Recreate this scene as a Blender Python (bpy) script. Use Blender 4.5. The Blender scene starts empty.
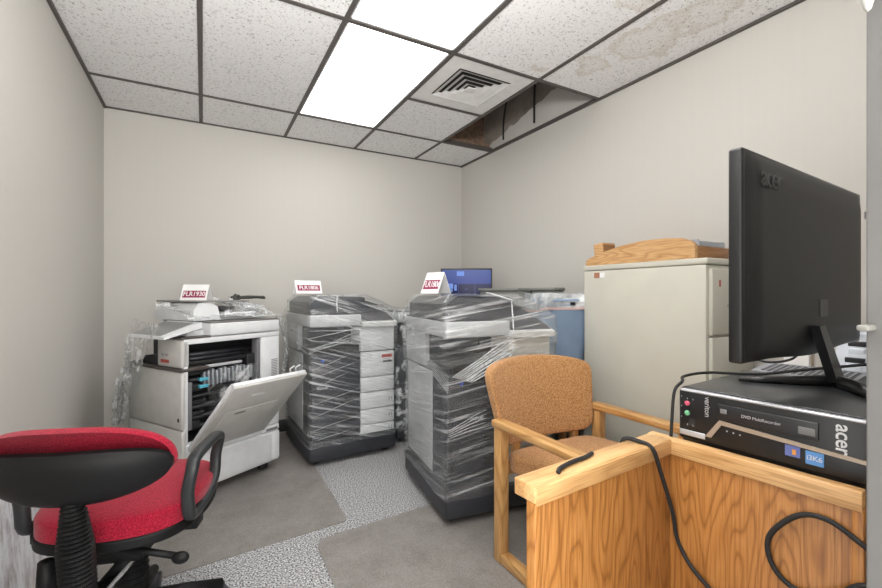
import bpy, bmesh, math, random
from mathutils import Vector, Matrix, noise
R = math.radians
C = bpy.context.scene.collection
S = bpy.context.scene
# ------------------------------------------------------------------ camera, world, lights, exposure
cam_d = bpy.data.cameras.new('camera'); cam = bpy.data.objects.new('camera', cam_d); C.objects.link(cam)
cam_d.sensor_width = 36.0; cam_d.lens = 36.0 * 429.0 / 882.0; cam_d.clip_start = 0.02
cam.location = (0, 0, 1.15); cam.rotation_euler = (R(90), 0, R(-29.02))
cam_d.shift_y = -0.0006
S.camera = cam
W = bpy.data.worlds.new('world'); S.world = W; W.use_nodes = True
W.node_tree.nodes['Background'].inputs[0].default_value = (1.0, 0.985, 0.96, 1)
W.node_tree.nodes['Background'].inputs[1].default_value = 3.0
def area(name, loc, rot, sx, sy, power, col=(1, 1, 1)):
    l = bpy.data.lights.new(name, 'AREA'); l.shape = 'RECTANGLE'; l.size = sx; l.size_y = sy
    l.energy = power; l.color = col
    o = bpy.data.objects.new(name, l); o.location = loc; o.rotation_euler = rot; C.objects.link(o); return o
# unseen fill lamps added for flat, even brightness; first one behind the camera
area('hallway_fill', (0.0, -1.6, 1.2), (R(112), 0, R(-12)), 2.6, 1.6, 60, (1.0, 0.98, 0.95))
area('bounce_fill', (0.30, .45, 1.9), (R(160), 0, R(-25)), .4, .3, 52, (1.0, 0.985, 0.96))  # added fill above the frame, imitates light bounced off the ceiling
LAMP = 5.5
S.view_settings.view_transform = 'Standard'; S.view_settings.look = 'None'
S.view_settings.exposure = 0.04; S.view_settings.gamma = 1.0; S.view_settings.use_curve_mapping = False

# ------------------------------------------------------------------ materials
MATS = {}
def nmat(name):
    m = bpy.data.materials.new(name); m.use_nodes = True
    return m, m.node_tree, m.node_tree.nodes['Principled BSDF']
def N(t, kind, **kw):
    n = t.nodes.new(kind)
    for k, v in kw.items():
        if k in n.inputs: n.inputs[k].default_value = v
        else: setattr(n, k, v)
    return n
def mat(name, col, rough=0.5, metal=0.0, spec=0.5, emit=0, nscale=0, namt=0.06, bump=0, bscale=300, coat=0):
    if name in MATS: return MATS[name]
    m, t, b = nmat(name)
    b.inputs['Base Color'].default_value = (*col, 1); b.inputs['Roughness'].default_value = rough
    b.inputs['Metallic'].default_value = metal; b.inputs['Specular IOR Level'].default_value = spec
    b.inputs['Coat Weight'].default_value = coat
    tc = N(t, 'ShaderNodeTexCoord')
    nz = N(t, 'ShaderNodeTexNoise'); nz.inputs['Scale'].default_value = nscale or 14; nz.inputs['Detail'].default_value = 4
    t.links.new(tc.outputs['Object'], nz.inputs['Vector'])
    r = N(t, 'ShaderNodeValToRGB'); a = namt
    r.color_ramp.elements[0].position = .3; r.color_ramp.elements[1].position = .7
    r.color_ramp.elements[0].color = (*[c * (1 - a) for c in col], 1)
    r.color_ramp.elements[1].color = (*[min(1, c * (1 + a)) for c in col], 1)
    t.links.new(nz.outputs['Fac'], r.inputs['Fac']); t.links.new(r.outputs['Color'], b.inputs['Base Color'])
    if emit:
        b.inputs['Emission Color'].default_value = (*col, 1); b.inputs['Emission Strength'].default_value = emit
    if bump:
        n2 = N(t, 'ShaderNodeTexNoise'); n2.inputs['Scale'].default_value = bscale; n2.inputs['Detail'].default_value = 2
        t.links.new(tc.outputs['Object'], n2.inputs['Vector'])
        bp = N(t, 'ShaderNodeBump'); bp.inputs['Strength'].default_value = bump; bp.inputs['Distance'].default_value = .002
        t.links.new(n2.outputs['Fac'], bp.inputs['Height']); t.links.new(bp.outputs['Normal'], b.inputs['Normal'])
    MATS[name] = m; return m
def ramp(t, stops):
    r = N(t, 'ShaderNodeValToRGB'); e = r.color_ramp.elements
    while len(e) < len(stops): e.new(.5)
    for i, (p, c) in enumerate(stops): e[i].position = p; e[i].color = (*c, 1)
    return r
def oak(name, axis='Z', base=(.52, .27, .09), dark=(.30, .125, .03), light=(.62, .36, .15), off=(0, 0, 0), rs=9.0, ring=True):
    if name in MATS: return MATS[name]
    m, t, b = nmat(name); L = t.links.new
    tc = N(t, 'ShaderNodeTexCoord'); mp = N(t, 'ShaderNodeMapping'); mp.inputs['Location'].default_value = off
    sc = {'X': (.16, 1, 1), 'Y': (1, .16, 1), 'Z': (1, 1, .16)}[axis]; mp.inputs['Scale'].default_value = sc
    L(tc.outputs['Object'], mp.inputs['Vector'])
    big = N(t, 'ShaderNodeTexNoise'); big.inputs['Scale'].default_value = rs * .62; big.inputs['Detail'].default_value = 2
    L(mp.outputs[0], big.inputs['Vector'])
    mul = N(t, 'ShaderNodeMath', operation='MULTIPLY'); mul.inputs[1].default_value = 19 if ring else 5
    L(big.outputs['Fac'], mul.inputs[0])
    fr = N(t, 'ShaderNodeMath', operation='FRACT'); L(mul.outputs[0], fr.inputs[0])
    r1 = ramp(t, [(0, dark), (.18, base), (.6, light), (.85, base), (1, dark)])
    L(fr.outputs[0], r1.inputs[0])
    mp2 = N(t, 'ShaderNodeMapping'); s2 = {'X': (.03, 1, 1), 'Y': (1, .03, 1), 'Z': (1, 1, .03)}[axis]; mp2.inputs['Scale'].default_value = s2
    L(tc.outputs['Object'], mp2.inputs['Vector'])
    fine = N(t, 'ShaderNodeTexNoise'); fine.inputs['Scale'].default_value = 330; fine.inputs['Detail'].default_value = 3
    L(mp2.outputs[0], fine.inputs['Vector'])
    r2 = ramp(t, [(.38, (.55, .45, .33)), (.52, (1, 1, 1))])
    L(fine.outputs['Fac'], r2.inputs[0])
    mx = N(t, 'ShaderNodeMix', data_type='RGBA', blend_type='MULTIPLY'); mx.inputs[0].default_value = .8
    L(r1.outputs[0], mx.inputs[6]); L(r2.outputs[0], mx.inputs[7]); 
    mx2 = N(t, 'ShaderNodeMix', data_type='RGBA'); mx2.inputs[0].default_value = .35
    mx2.inputs[7].default_value = (*base, 1); L(mx.outputs[2], mx2.inputs[6])
    L(mx2.outputs[2], b.inputs['Base Color'])
    b.inputs['Roughness'].default_value = .38
    MATS[name] = m; return m
def film_mat(name, lo=.10, hi=.75, scale=(3, 3, 40), rot=(0, 0, 0), p0=.5, p1=.66, col=(.9, .92, .94)):
    m, t, b = nmat(name); L = t.links.new
    out = t.nodes['Material Output']
    tc = N(t, 'ShaderNodeTexCoord'); mp = N(t, 'ShaderNodeMapping'); mp.vector_type = 'POINT'
    mp.inputs['Rotation'].default_value = rot
    mp3 = N(t, 'ShaderNodeMapping'); mp3.inputs['Scale'].default_value = scale
    L(tc.outputs['Object'], mp.inputs[0]); L(mp.outputs[0], mp3.inputs[0])
    n1 = N(t, 'ShaderNodeTexNoise'); n1.inputs['Scale'].default_value = 1.6; n1.inputs['Detail'].default_value = 5; n1.inputs['Distortion'].default_value = .35
    L(mp3.outputs[0], n1.inputs['Vector'])
    mr = N(t, 'ShaderNodeMapRange'); mr.inputs['From Min'].default_value = p0; mr.inputs['From Max'].default_value = p1
    mr.inputs['To Min'].default_value = lo; mr.inputs['To Max'].default_value = hi
    L(n1.outputs['Fac'], mr.inputs['Value'])
    b.inputs['Base Color'].default_value = (*col, 1); b.inputs['Roughness'].default_value = .22
    b.inputs['Specular IOR Level'].default_value = .9
    bp = N(t, 'ShaderNodeBump'); bp.inputs['Strength'].default_value = .9; bp.inputs['Distance'].default_value = .01
    L(n1.outputs['Fac'], bp.inputs['Height']); L(bp.outputs[0], b.inputs['Normal'])
    gl = N(t, 'ShaderNodeBsdfGlossy'); gl.inputs['Roughness'].default_value = .15; L(bp.outputs[0], gl.inputs['Normal'])
    tr = N(t, 'ShaderNodeBsdfTransparent'); tr.inputs[0].default_value = (.97, .98, .98, 1)
    fr = N(t, 'ShaderNodeLayerWeight'); fr.inputs['Blend'].default_value = .25; L(bp.outputs[0], fr.inputs['Normal'])
    m1 = N(t, 'ShaderNodeMixShader'); L(fr.outputs['Facing'], m1.inputs[0])
    mu = N(t, 'ShaderNodeMath', operation='MULTIPLY'); mu.inputs[1].default_value = .38; L(fr.outputs['Facing'], mu.inputs[0]); L(mu.outputs[0], m1.inputs[0])
    L(tr.outputs[0], m1.inputs[1]); L(gl.outputs[0], m1.inputs[2])
    m2 = N(t, 'ShaderNodeMixShader'); L(mr.outputs[0], m2.inputs[0]); L(m1.outputs[0], m2.inputs[1]); L(b.outputs[0], m2.inputs[2])
    L(m2.outputs[0], out.inputs['Surface'])
    return m

M_wall = mat('wall_paint', (.52, .495, .455), .75, nscale=3, namt=.02, bump=.05, bscale=500)
M_black = mat('black_plastic', (.018, .018, .02), .4)
M_satin = mat('satin_black', (.012, .012, .013), .28)
M_dark = mat('dark_grey_plastic', (.035, .037, .043), .38)
M_grey = mat('mid_grey', (.18, .18, .18), .5)
M_white = mat('office_white', (.66, .67, .68), .4)
M_offw = mat('warm_white', (.60, .585, .54), .45)
M_chrome = mat('chrome', (.75, .75, .77), .18, metal=1)
M_rubber = mat('rubber', (.015, .015, .015), .7)
M_paper = mat('card_paper', (.80, .80, .80), .7)
M_beige = mat('cabinet_enamel', (.55, .54, .47), .42, nscale=6, namt=.03)
M_trimw = mat('jamb_paint', (.15, .147, .142), .6)
M_magenta = mat('magenta_ink', (.27, .01, .07), .6)
M_red_lbl = mat('label_red', (.36, .06, .045), .6)
M_blue = mat('logo_blue', (.03, .08, .4), .5)
M_brass = mat('bezel_gold', (.48, .40, .32), .35, metal=.6)
M_silver = mat('silver_plastic', (.55, .56, .60), .3, metal=.5)
M_cushion = None

# ------------------------------------------------------------------ mesh helpers
class MB:
    def __init__(s): s.bm = bmesh.new(); s.mats = []; s.mi = 0
    def use(s, m):
        if m not in s.mats: s.mats.append(m)
        s.mi = s.mats.index(m); return s
    def _add(s, tmp, smooth=False):
        mp = {v: s.bm.verts.new(v.co) for v in tmp.verts}
        for f in tmp.faces:
            try: nf = s.bm.faces.new([mp[v] for v in f.verts])
            except ValueError: continue
            nf.material_index = s.mi; nf.smooth = smooth
        tmp.free(); return s
    def box(s, x0, y0, z0, x1, y1, z1, bev=0, seg=2, M=None):
        t = bmesh.new(); bmesh.ops.create_cube(t, size=1)
        for v in t.verts: v.co = Vector(((v.co.x + .5) * (x1 - x0) + x0, (v.co.y + .5) * (y1 - y0) + y0, (v.co.z + .5) * (z1 - z0) + z0))
        if bev:
            bev = min(bev, .49 * min(abs(x1 - x0), abs(y1 - y0), abs(z1 - z0)))
            bmesh.ops.bevel(t, geom=t.edges[:], offset=bev, segments=seg, profile=.5, affect='EDGES')
        if M: bmesh.ops.transform(t, matrix=M, verts=t.verts[:])
        return s._add(t, bool(bev))
    def tube(s, pts, r, n=10, cap=True):
        pts = [Vector(p) for p in pts]; rs = r if isinstance(r, (list, tuple)) else [r] * len(pts)
        t = bmesh.new(); rings = []
        up = None
        for i, p in enumerate(pts):
            d = (pts[min(i + 1, len(pts) - 1)] - pts[max(i - 1, 0)]).normalized()
            if up is None:
                up = Vector((0, 0, 1)) if abs(d.z) < .9 else Vector((1, 0, 0))
            a = d.cross(up).normalized(); bb = a.cross(d).normalized(); up = bb
            rings.append([t.verts.new(p + rs[i] * (math.cos(2 * math.pi * k / n) * a + math.sin(2 * math.pi * k / n) * bb)) for k in range(n)])
        for i in range(len(rings) - 1):
            for k in range(n): t.faces.new([rings[i][k], rings[i][(k + 1) % n], rings[i + 1][(k + 1) % n], rings[i + 1][k]])
        if cap: t.faces.new(rings[0][::-1]); t.faces.new(rings[-1])
        return s._add(t, True)
    def prism(s, poly, fn, smooth=False):
        """poly 2-D outline; fn(u, v, w) with w in 0..1 gives the point"""
        t = bmesh.new(); a = [t.verts.new(fn(u, v, 0)) for u, v in poly]; b = [t.verts.new(fn(u, v, 1)) for u, v in poly]
        t.faces.new(a[::-1]); t.faces.new(b)
        for i in range(len(a)):
            j = (i + 1) % len(a); t.faces.new([a[i], a[j], b[j], b[i]])
        bmesh.ops.recalc_face_normals(t, faces=t.faces[:])
        return s._add(t, smooth)
    def grid(s, fn, nu, nv, smooth=True, closeu=False):
        t = bmesh.new(); g = [[t.verts.new(fn(i / nu, j / nv)) for j in range(nv + 1)] for i in range(nu + (0 if closeu else 1))]
        m = len(g)
        for i in range(nu):
            for j in range(nv): t.faces.new([g[i][j], g[(i + 1) % m][j], g[(i + 1) % m][j + 1], g[i][j + 1]])
        return s._add(t, smooth)
    def ell(s, c, rx, ry, rz, n=20, M=None, p=1.0):
        t = bmesh.new(); bmesh.ops.create_uvsphere(t, u_segments=n, v_segments=n // 2, radius=1)
        for v in t.verts:
            w = [math.copysign(abs(q) ** p, q) for q in v.co]
            v.co = Vector((w[0] * rx, w[1] * ry, w[2] * rz))
            if M: v.co = M @ v.co
            v.co += Vector(c)
        return s._add(t, True)
    def build(s, name, parent=None, m=None):
        me = bpy.data.meshes.new(name); s.bm.to_mesh(me); s.bm.free()
        for x in (s.mats or [m]): me.materials.append(x)
        o = bpy.data.objects.new(name, me); C.objects.link(o)
        if parent: o.parent = parent
        return o
def mb(m): return MB().use(m)
def thing(name, label, cat, loc=(0, 0, 0), yaw=0, group=None):
    o = bpy.data.objects.new(name, None); C.objects.link(o); o.location = loc; o.rotation_euler = (0, 0, R(yaw)); o.empty_display_size = .1
    o['label'] = label; o['category'] = cat
    if group: o['group'] = group
    return o
def tag(o, label, cat, group=None):
    o['label'] = label; o['category'] = cat
    if group: o['group'] = group
    return o
def struct(o): o['kind'] = 'structure'; return o
def text(body, name, parent, size, Mx, m, ext=.0006, bold=False, sx=1.0):
    cu = bpy.data.curves.new('lettering', 'FONT'); cu.body = body; cu.size = size; cu.extrude = ext
    cu.align_x = 'CENTER'; cu.align_y = 'CENTER'; cu.offset = .012 * size if bold else 0; cu.space_character = .95; cu.resolution_u = 3
    o = bpy.data.objects.new('tmp', cu); C.objects.link(o); bpy.context.view_layer.update()
    me = bpy.data.meshes.new_from_object(o.evaluated_get(bpy.context.evaluated_depsgraph_get()))
    bpy.data.objects.remove(o); me.materials.clear(); me.materials.append(m)
    me.transform(Mx @ Matrix.Diagonal((sx, 1, 1, 1)))
    q = bpy.data.objects.new(name, me); C.objects.link(q); q.parent = parent; return q
def fm(ux, uy, o):
    ux = Vector(ux).normalized(); uy = Vector(uy).normalized(); uz = ux.cross(uy)
    return Matrix.Translation(Vector(o)) @ Matrix((ux, uy, uz)).transposed().to_4x4()
def copy_tree(o, parent=None):
    c = o.copy(); C.objects.link(c)
    if parent: c.parent = parent
    for ch in list(o.children): copy_tree(ch, c)
    return c
def spline(pts, n=8):
    pts = [Vector(p) for p in pts]; P = [pts[0] * 2 - pts[1]] + pts + [pts[-1] * 2 - pts[-2]]; out = []
    for i in range(1, len(P) - 2):
        for k in range(n):
            t = k / n; a, b, c, d = P[i - 1:i + 3]
            out.append(.5 * ((2 * b) + (c - a) * t + (2 * a - 5 * b + 4 * c - d) * t * t + (3 * b - a - 3 * c + d) * t ** 3))
    out.append(pts[-1]); return out

# ------------------------------------------------------------------ room
XL, XR, YB, ZC = -.607, 2.336, 3.77, 2.46
YF = .146
m, t, b = nmat('speckled_carpet'); L = t.links.new
tc = N(t, 'ShaderNodeTexCoord'); v = N(t, 'ShaderNodeTexNoise'); v.inputs['Scale'].default_value = 135; v.inputs['Detail'].default_value = 3; v.inputs['Roughness'].default_value = .7
L(tc.outputs['Object'], v.inputs['Vector'])
r = ramp(t, [(.36, (.035, .035, .038)), (.46, (.20, .20, .205)), (.54, (.48, .48, .49)), (.66, (.78, .78, .78))]); L(v.outputs['Fac'], r.inputs[0]); L(r.outputs[0], b.inputs['Base Color'])
b.inputs['Roughness'].default_value = .95; b.inputs['Specular IOR Level'].default_value = .1
bp = N(t, 'ShaderNodeBump'); bp.inputs['Strength'].default_value = .6; bp.inputs['Distance'].default_value = .004; L(v.outputs['Fac'], bp.inputs['Height']); L(bp.outputs[0], b.inputs['Normal'])
M_carpet = m
m, t, b = nmat('mat_rubber'); L = t.links.new
tc = N(t, 'ShaderNodeTexCoord'); v = N(t, 'ShaderNodeTexNoise'); v.inputs['Scale'].default_value = 5; v.inputs['Detail'].default_value = 8; v.inputs['Roughness'].default_value = .75
L(tc.outputs['Object'], v.inputs['Vector'])
r = ramp(t, [(.25, (.18, .165, .155)), (.5, (.25, .232, .218)), (.8, (.33, .31, .295))]); L(v.outputs['Fac'], r.inputs[0])
v2 = N(t, 'ShaderNodeTexNoise'); v2.inputs['Scale'].default_value = 260; L(tc.outputs['Object'], v2.inputs['Vector'])
r2 = ramp(t, [(.35, (.72, .72, .72)), (.62, (1.15, 1.15, 1.15))]); L(v2.outputs['Fac'], r2.inputs[0])
mx = N(t, 'ShaderNodeMix', data_type='RGBA', blend_type='MULTIPLY'); mx.inputs[0].default_value = 1; L(r.outputs[0], mx.inputs[6]); L(r2.outputs[0], mx.inputs[7])
L(mx.outputs[2], b.inputs['Base Color']); b.inputs['Roughness'].default_value = .55
M_mat = m
# vinyl wall covering with faint vertical drops
def wallmat(name, axis):
    m, t, b = nmat(name); L = t.links.new
    tc = N(t, 'ShaderNodeTexCoord'); sp = N(t, 'ShaderNodeSeparateXYZ'); L(tc.outputs['Object'], sp.inputs[0])
    mu = N(t, 'ShaderNodeMath', operation='MULTIPLY'); mu.inputs[1].default_value = 38; L(sp.outputs[axis], mu.inputs[0])
    nz = N(t, 'ShaderNodeTexNoise', noise_dimensions='1D'); nz.inputs['Scale'].default_value = 1; L(mu.outputs[0], nz.inputs['W'])
    r = ramp(t, [(.3, (.56, .542, .508)), (.7, (.566, .548, .514))]); L(nz.outputs['Fac'], r.inputs[0]); L(r.outputs[0], b.inputs['Base Color'])
    b.inputs['Roughness'].default_value = .7; b.inputs['Specular IOR Level'].default_value = .3
    n2 = N(t, 'ShaderNodeTexNoise'); n2.inputs['Scale'].default_value = 350; L(tc.outputs['Object'], n2.inputs['Vector'])
    bp = N(t, 'ShaderNodeBump'); bp.inputs['Strength'].default_value = .15; bp.inputs['Distance'].default_value = .001; L(n2.outputs['Fac'], bp.inputs['Height']); L(bp.outputs[0], b.inputs['Normal'])
    return m
WX = wallmat('wall_vinyl_back', 0); WY = wallmat('wall_vinyl_side', 1)
struct(mb(M_carpet).box(XL - .1, -.6, -.06, XR + .1, YB + .1, 0).build('floor'))
struct(mb(WY).box(XL - .1, YF, 0, XL, YB, ZC + .6).build('wall_left'))
struct(mb(WX).box(XL - .1, YB, 0, XR + .1, YB + .1, ZC + .6).build('wall_back'))
struct(mb(WY).box(XR, YF, 0, XR + .1, YB, ZC + .6).build('wall_right'))
struct(mb(WX).box(.53, .02, 0, XR + .1, YF, ZC + .6).build('wall_front'))
struct(mb(M_trimw).box(.50, .0, 0, .53, YF, 2.1, .002).build('door_1'))
M_base = mat('cove_base_rubber', (.02, .02, .022), .5)
struct(mb(M_base).box(XL, YB - .006, 0, XR, YB, .1, .002).build('baseboard_back'))
struct(mb(M_base).box(XL, YF, 0, XL + .006, YB - .006, .1, .002).build('baseboard_left'))
struct(mb(M_base).box(XR - .006, YF, 0, XR, YB - .006, .1, .002).build('baseboard_right'))
# ceiling: acoustic tiles with one tile missing
m, t, b = nmat('acoustic_tile'); L = t.links.new
tc = N(t, 'ShaderNodeTexCoord'); OB = tc.outputs['Object']
n1 = N(t, 'ShaderNodeTexNoise'); n1.inputs['Scale'].default_value = 85; n1.inputs['Detail'].default_value = 2; n1.inputs['Distortion'].default_value = 1.2; L(OB, n1.inputs['Vector'])
r1 = ramp(t, [(.33, (.42, .415, .405)), (.41, (.84, .84, .845)), (.7, (.88, .88, .885))]); L(n1.outputs['Fac'], r1.inputs[0])
col = r1.outputs[0]
def stain(col, pts, rad, seed, strength):
    """irregular brown water ring around the polyline pts"""
    wn = N(t, 'ShaderNodeTexNoise'); wn.inputs['Scale'].default_value = 7; wn.inputs['Detail'].default_value = 5
    ad = N(t, 'ShaderNodeVectorMath', operation='ADD'); ad.inputs[1].default_value = (seed, seed, 0); L(OB, ad.inputs[0]); L(ad.outputs[0], wn.inputs['Vector'])
    cur = None
    for (x, y, rr) in pts:
        s = N(t, 'ShaderNodeVectorMath', operation='DISTANCE'); s.inputs[1].default_value = (x, y, ZC); L(OB, s.inputs[0])
        d = N(t, 'ShaderNodeMath', operation='SUBTRACT'); L(s.outputs['Value'], d.inputs[0]); d.inputs[1].default_value = rr
        if cur is None: cur = d.outputs[0]
        else:
            mn = N(t, 'ShaderNodeMath', operation='SMOOTH_MIN'); mn.inputs[2].default_value = .08; L(cur, mn.inputs[0]); L(d.outputs[0], mn.inputs[1]); cur = mn.outputs[0]
    w = N(t, 'ShaderNodeMath', operation='MULTIPLY_ADD'); L(wn.outputs['Fac'], w.inputs[0]); w.inputs[1].default_value = .34; w.inputs[2].default_value = -.17
    ds = N(t, 'ShaderNodeMath', operation='ADD'); L(cur, ds.inputs[0]); L(w.outputs[0], ds.inputs[1])
    mr = ramp(t, [(.0, (.22, .22, .22)), (.36, (.30, .30, .30)), (.47, (.95, .95, .95)), (.53, (0, 0, 0))])
    sc = N(t, 'ShaderNodeMapRange'); sc.inputs['From Min'].default_value = -.22; sc.inputs['From Max'].default_value = .22; L(ds.outputs[0], sc.inputs['Value']); L(sc.outputs[0], mr.inputs[0])
    mu = N(t, 'ShaderNodeMath', operation='MULTIPLY'); mu.inputs[1].default_value = strength; L(mr.outputs[0], mu.inputs[0])
    mx = N(t, 'ShaderNodeMix', data_type='RGBA', blend_type='MULTIPLY'); L(mu.outputs[0], mx.inputs[0]); L(col, mx.inputs[6]); mx.inputs[7].default_value = (.66, .58, .47, 1)
    return mx.outputs[2]
col = stain(col, [(2.02, 1.45, .16), (1.95, 1.72, .10), (2.05, 1.15, .12)], 0, 3.1, .5)
col = stain(col, [(1.52, 1.60, .02), (1.70, 1.25, .10), (1.74, 1.9, .02)], 0, 9.7, .45)
L(col, b.inputs['Base Color']); b.inputs['Roughness'].default_value = .9; b.inputs['Specular IOR Level'].default_value = .1
bp = N(t, 'ShaderNodeBump'); bp.inputs['Strength'].default_value = .5; bp.inputs['Distance'].default_value = .003; L(n1.outputs['Fac'], bp.inputs['Height']); L(bp.outputs[0], b.inputs['Normal'])
M_tile = m
XS = [XL, -.013, .597, 1.195, 1.80, XR]
YS = {0: [YF, .80, 2.01, 3.24, YB], 1: [YF, .80, 2.01, 3.24, YB], 2: [YF, .80, 2.01, 3.24, YB], 3: [YF, .80, 2.01, 2.625, 3.24, YB], 4: [YF, .80, 2.01, 3.24, YB]}
skip = {(2, 1), (2, 2), (3, 2), (4, 2)}
c = mb(M_tile)
for i in range(5):
    for j in range(len(YS[i]) - 1):
        if (i, j) in skip: continue
        c.box(XS[i] + .006, YS[i][j] + .006, ZC + .001, XS[i + 1] - .006, YS[i][j + 1] - .006, ZC + .016)
struct(c.build('ceiling'))
M_tbar = mat('bronze_tee_bar', (.085, .075, .07), .5)
g = mb(M_tbar)
for x in XS[1:-1]: g.box(x - .012, YF, ZC - .004, x + .012, YB, ZC + .001).box(x - .002, YF, ZC, x + .002, YB, ZC + .035)
for y in (.80, 2.01, 3.24): g.box(XL, y - .012, ZC - .0042, XR, y + .012, ZC + .001).box(XL, y - .002, ZC, XR, y + .002, ZC + .035)
g.box(XS[3], 2.625 - .012, ZC - .0042, XS[4], 2.625 + .012, ZC + .001)
g.box(XL, YF, ZC - .012, XL + .016, YB, ZC + .012).box(XR - .018, YF, ZC - .012, XR, YB, ZC + .012).box(XL, YB - .012, ZC - .008, XR, YB, ZC + .012).box(XL, YF, ZC - .006, XR, YF + .016, ZC + .012)
struct(g.build('trim_1'))
M_plen = mat('plenum_deck', (.16, .13, .11), .9)
M_beam = mat('plenum_timber', (.20, .13, .09), .8, nscale=30, namt=.3)
struct(mb(M_plen).box(XL - .1, .02, ZC + .6, XR + .1, YB + .1, ZC + .66).build('trim_2'))
struct(mb(M_beam).box(1.72, 3.36, ZC + .02, XR - .001, 3.40, ZC + .6).box(1.70, 3.18, ZC + .03, 1.75, 3.40, ZC + .55).box(1.75, 3.25, ZC + .02, XR - .02, 3.36, ZC + .07).build('trim_3'))
# water-marked drywall patch above the missing tile, hanging hanger wires
M_mark = mat('old_wall_mark', (.27, .235, .20), .9, nscale=8, namt=.2)
pm = mb(M_mark)
poly = [(2.02, ZC + .59)] + [(2.02 + 1.30 * k / 26, ZC + .33 - .27 * k / 26 + .04 * noise.noise(Vector((k * .6, 0, 0)))) for k in range(27)] + [(3.36, ZC + .04), (3.36, ZC + .59)]
pm.prism(poly, lambda u, v, w: Vector((XR - .001 - .003 * w, u, v)))
struct(pm.build('trim_4'))
tg = 'loose wires in the missing-tile opening'
w1 = mb(M_rubber).tube(spline([(2.30, 3.02, 2.497), (2.30, 3.02, 2.62), (2.30, 3.0, 2.74), (2.26, 2.9, 2.84), (2.2, 2.78, 2.92)]), .008).build('hanging_wire')
tag(w1, 'black wire bending over as it hangs from the opening, the one nearer the back wall', 'wire')
w2 = mb(M_rubber).tube(spline([(2.30, 2.62, 2.505), (2.30, 2.62, 2.68), (2.29, 2.60, 2.84), (2.27, 2.58, 3.05)]), .009).build('hanging_wire')
tag(w2, 'straight black wire hanging from the opening, the one nearer the stained tiles', 'wire')

# troffers
M_diff, t, b = nmat('lit_diffuser'); b.inputs['Base Color'].default_value = (.15, .15, .15, 1)
b.inputs['Emission Color'].default_value = (1, .985, .965, 1); b.inputs['Emission Strength'].default_value = LAMP
def troffer(y0, y1, label):
    T = thing('ceiling_light', label, 'ceiling light', ((XS[2] + XS[3]) / 2, (y0 + y1) / 2, ZC), 0)
    hx, hy = (XS[3] - XS[2]) / 2 - .014, (y1 - y0) / 2 - .014
    mb(M_diff).box(-hx + .008, -hy + .008, .004, hx - .008, hy - .008, .009).build('diffuser', T)
    f = mb(M_white)
    f.box(-hx, -hy, .0, -hx + .008, hy, .10).box(hx - .008, -hy, .0, hx, hy, .10).box(-hx, -hy, .0, hx, -hy + .008, .10).box(-hx, hy - .008, .0, hx, hy, .10).box(-hx, -hy, .10, hx, hy, .105)
    f.build('housing', T)
troffer(2.01, 3.24, 'lit rectangular ceiling light panel beside the square air vent')
troffer(.80, 2.01, 'lit rectangular ceiling light panel cut by the top edge, nearer the door')
# vent
T = thing('ceiling_vent', 'square white ceiling air vent with nested louvres beside the missing tile', 'air vent', ((XS[3] + XS[4]) / 2, (2.01 + 2.625) / 2, ZC))
M_vent = mat('vent_enamel', (.74, .74, .73), .45)
p = mb(M_vent)
H_ = .288
p.box(-H_, -H_, .0, -.19, H_, .012).box(.19, -H_, .0, H_, H_, .012).box(-.19, -H_, .0, .19, -.19, .012).box(-.19, .19, .0, .19, H_, .012)
p.build('face_plate', T)
mb(mat('vent_throat', (.02, .02, .02), .8)).box(-.19, -.19, .05, .19, .19, .055).build('throat', T)
for k, q in enumerate((.182, .142, .102, .062)):
    def lv(u, v, q=q):
        a = [(-1, -1), (1, -1), (1, 1), (-1, 1)]
        k2 = u * 4; i = int(k2) % 4; f_ = k2 - int(k2)
        x = a[i][0] * (1 - f_) + a[(i + 1) % 4][0] * f_; y = a[i][1] * (1 - f_) + a[(i + 1) % 4][1] * f_
        s_ = q - .033 * v; return Vector((x * s_, y * s_, -.003 + .014 * v))
    mb(M_vent).grid(lv, 4, 2, smooth=False, closeu=True).build('louvre', T)
mb(M_vent).box(-.03, -.03, -.006, .03, .03, -.002).build('louvre', T)

# ------------------------------------------------------------------ chair mats
def rounded(pts, r, n=6):
    out = []
    for i, p in enumerate(pts):
        p = Vector(p); a = (Vector(pts[i - 1]) - p).normalized(); b_ = (Vector(pts[(i + 1) % len(pts)]) - p).normalized()
        for k in range(n + 1):
            f_ = k / n; q = (p + a * r) * (1 - f_) ** 2 + p * 2 * f_ * (1 - f_) + (p + b_ * r) * f_ ** 2; out.append((q.x, q.y))
    return out
o = mb(M_mat).prism(rounded([(-.585, 2.02), (.64, 2.125), (.66, 3.70), (-.585, 3.70)], .03), lambda u, v, w: Vector((u, v, .0005 + .0045 * w))).build('floor_mat')
tag(o, 'worn brown-grey chair mat under the open white copier', 'floor mat')
o = mb(M_mat).prism(rounded([(.43, .25), (2.3, .25), (2.3, 2.16), (.455, 2.02)], .06), lambda u, v, w: Vector((u, v, .0005 + .0045 * w))).build('floor_mat')
tag(o, 'grey chair mat with rounded corner under the wooden armchair', 'floor mat')

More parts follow.
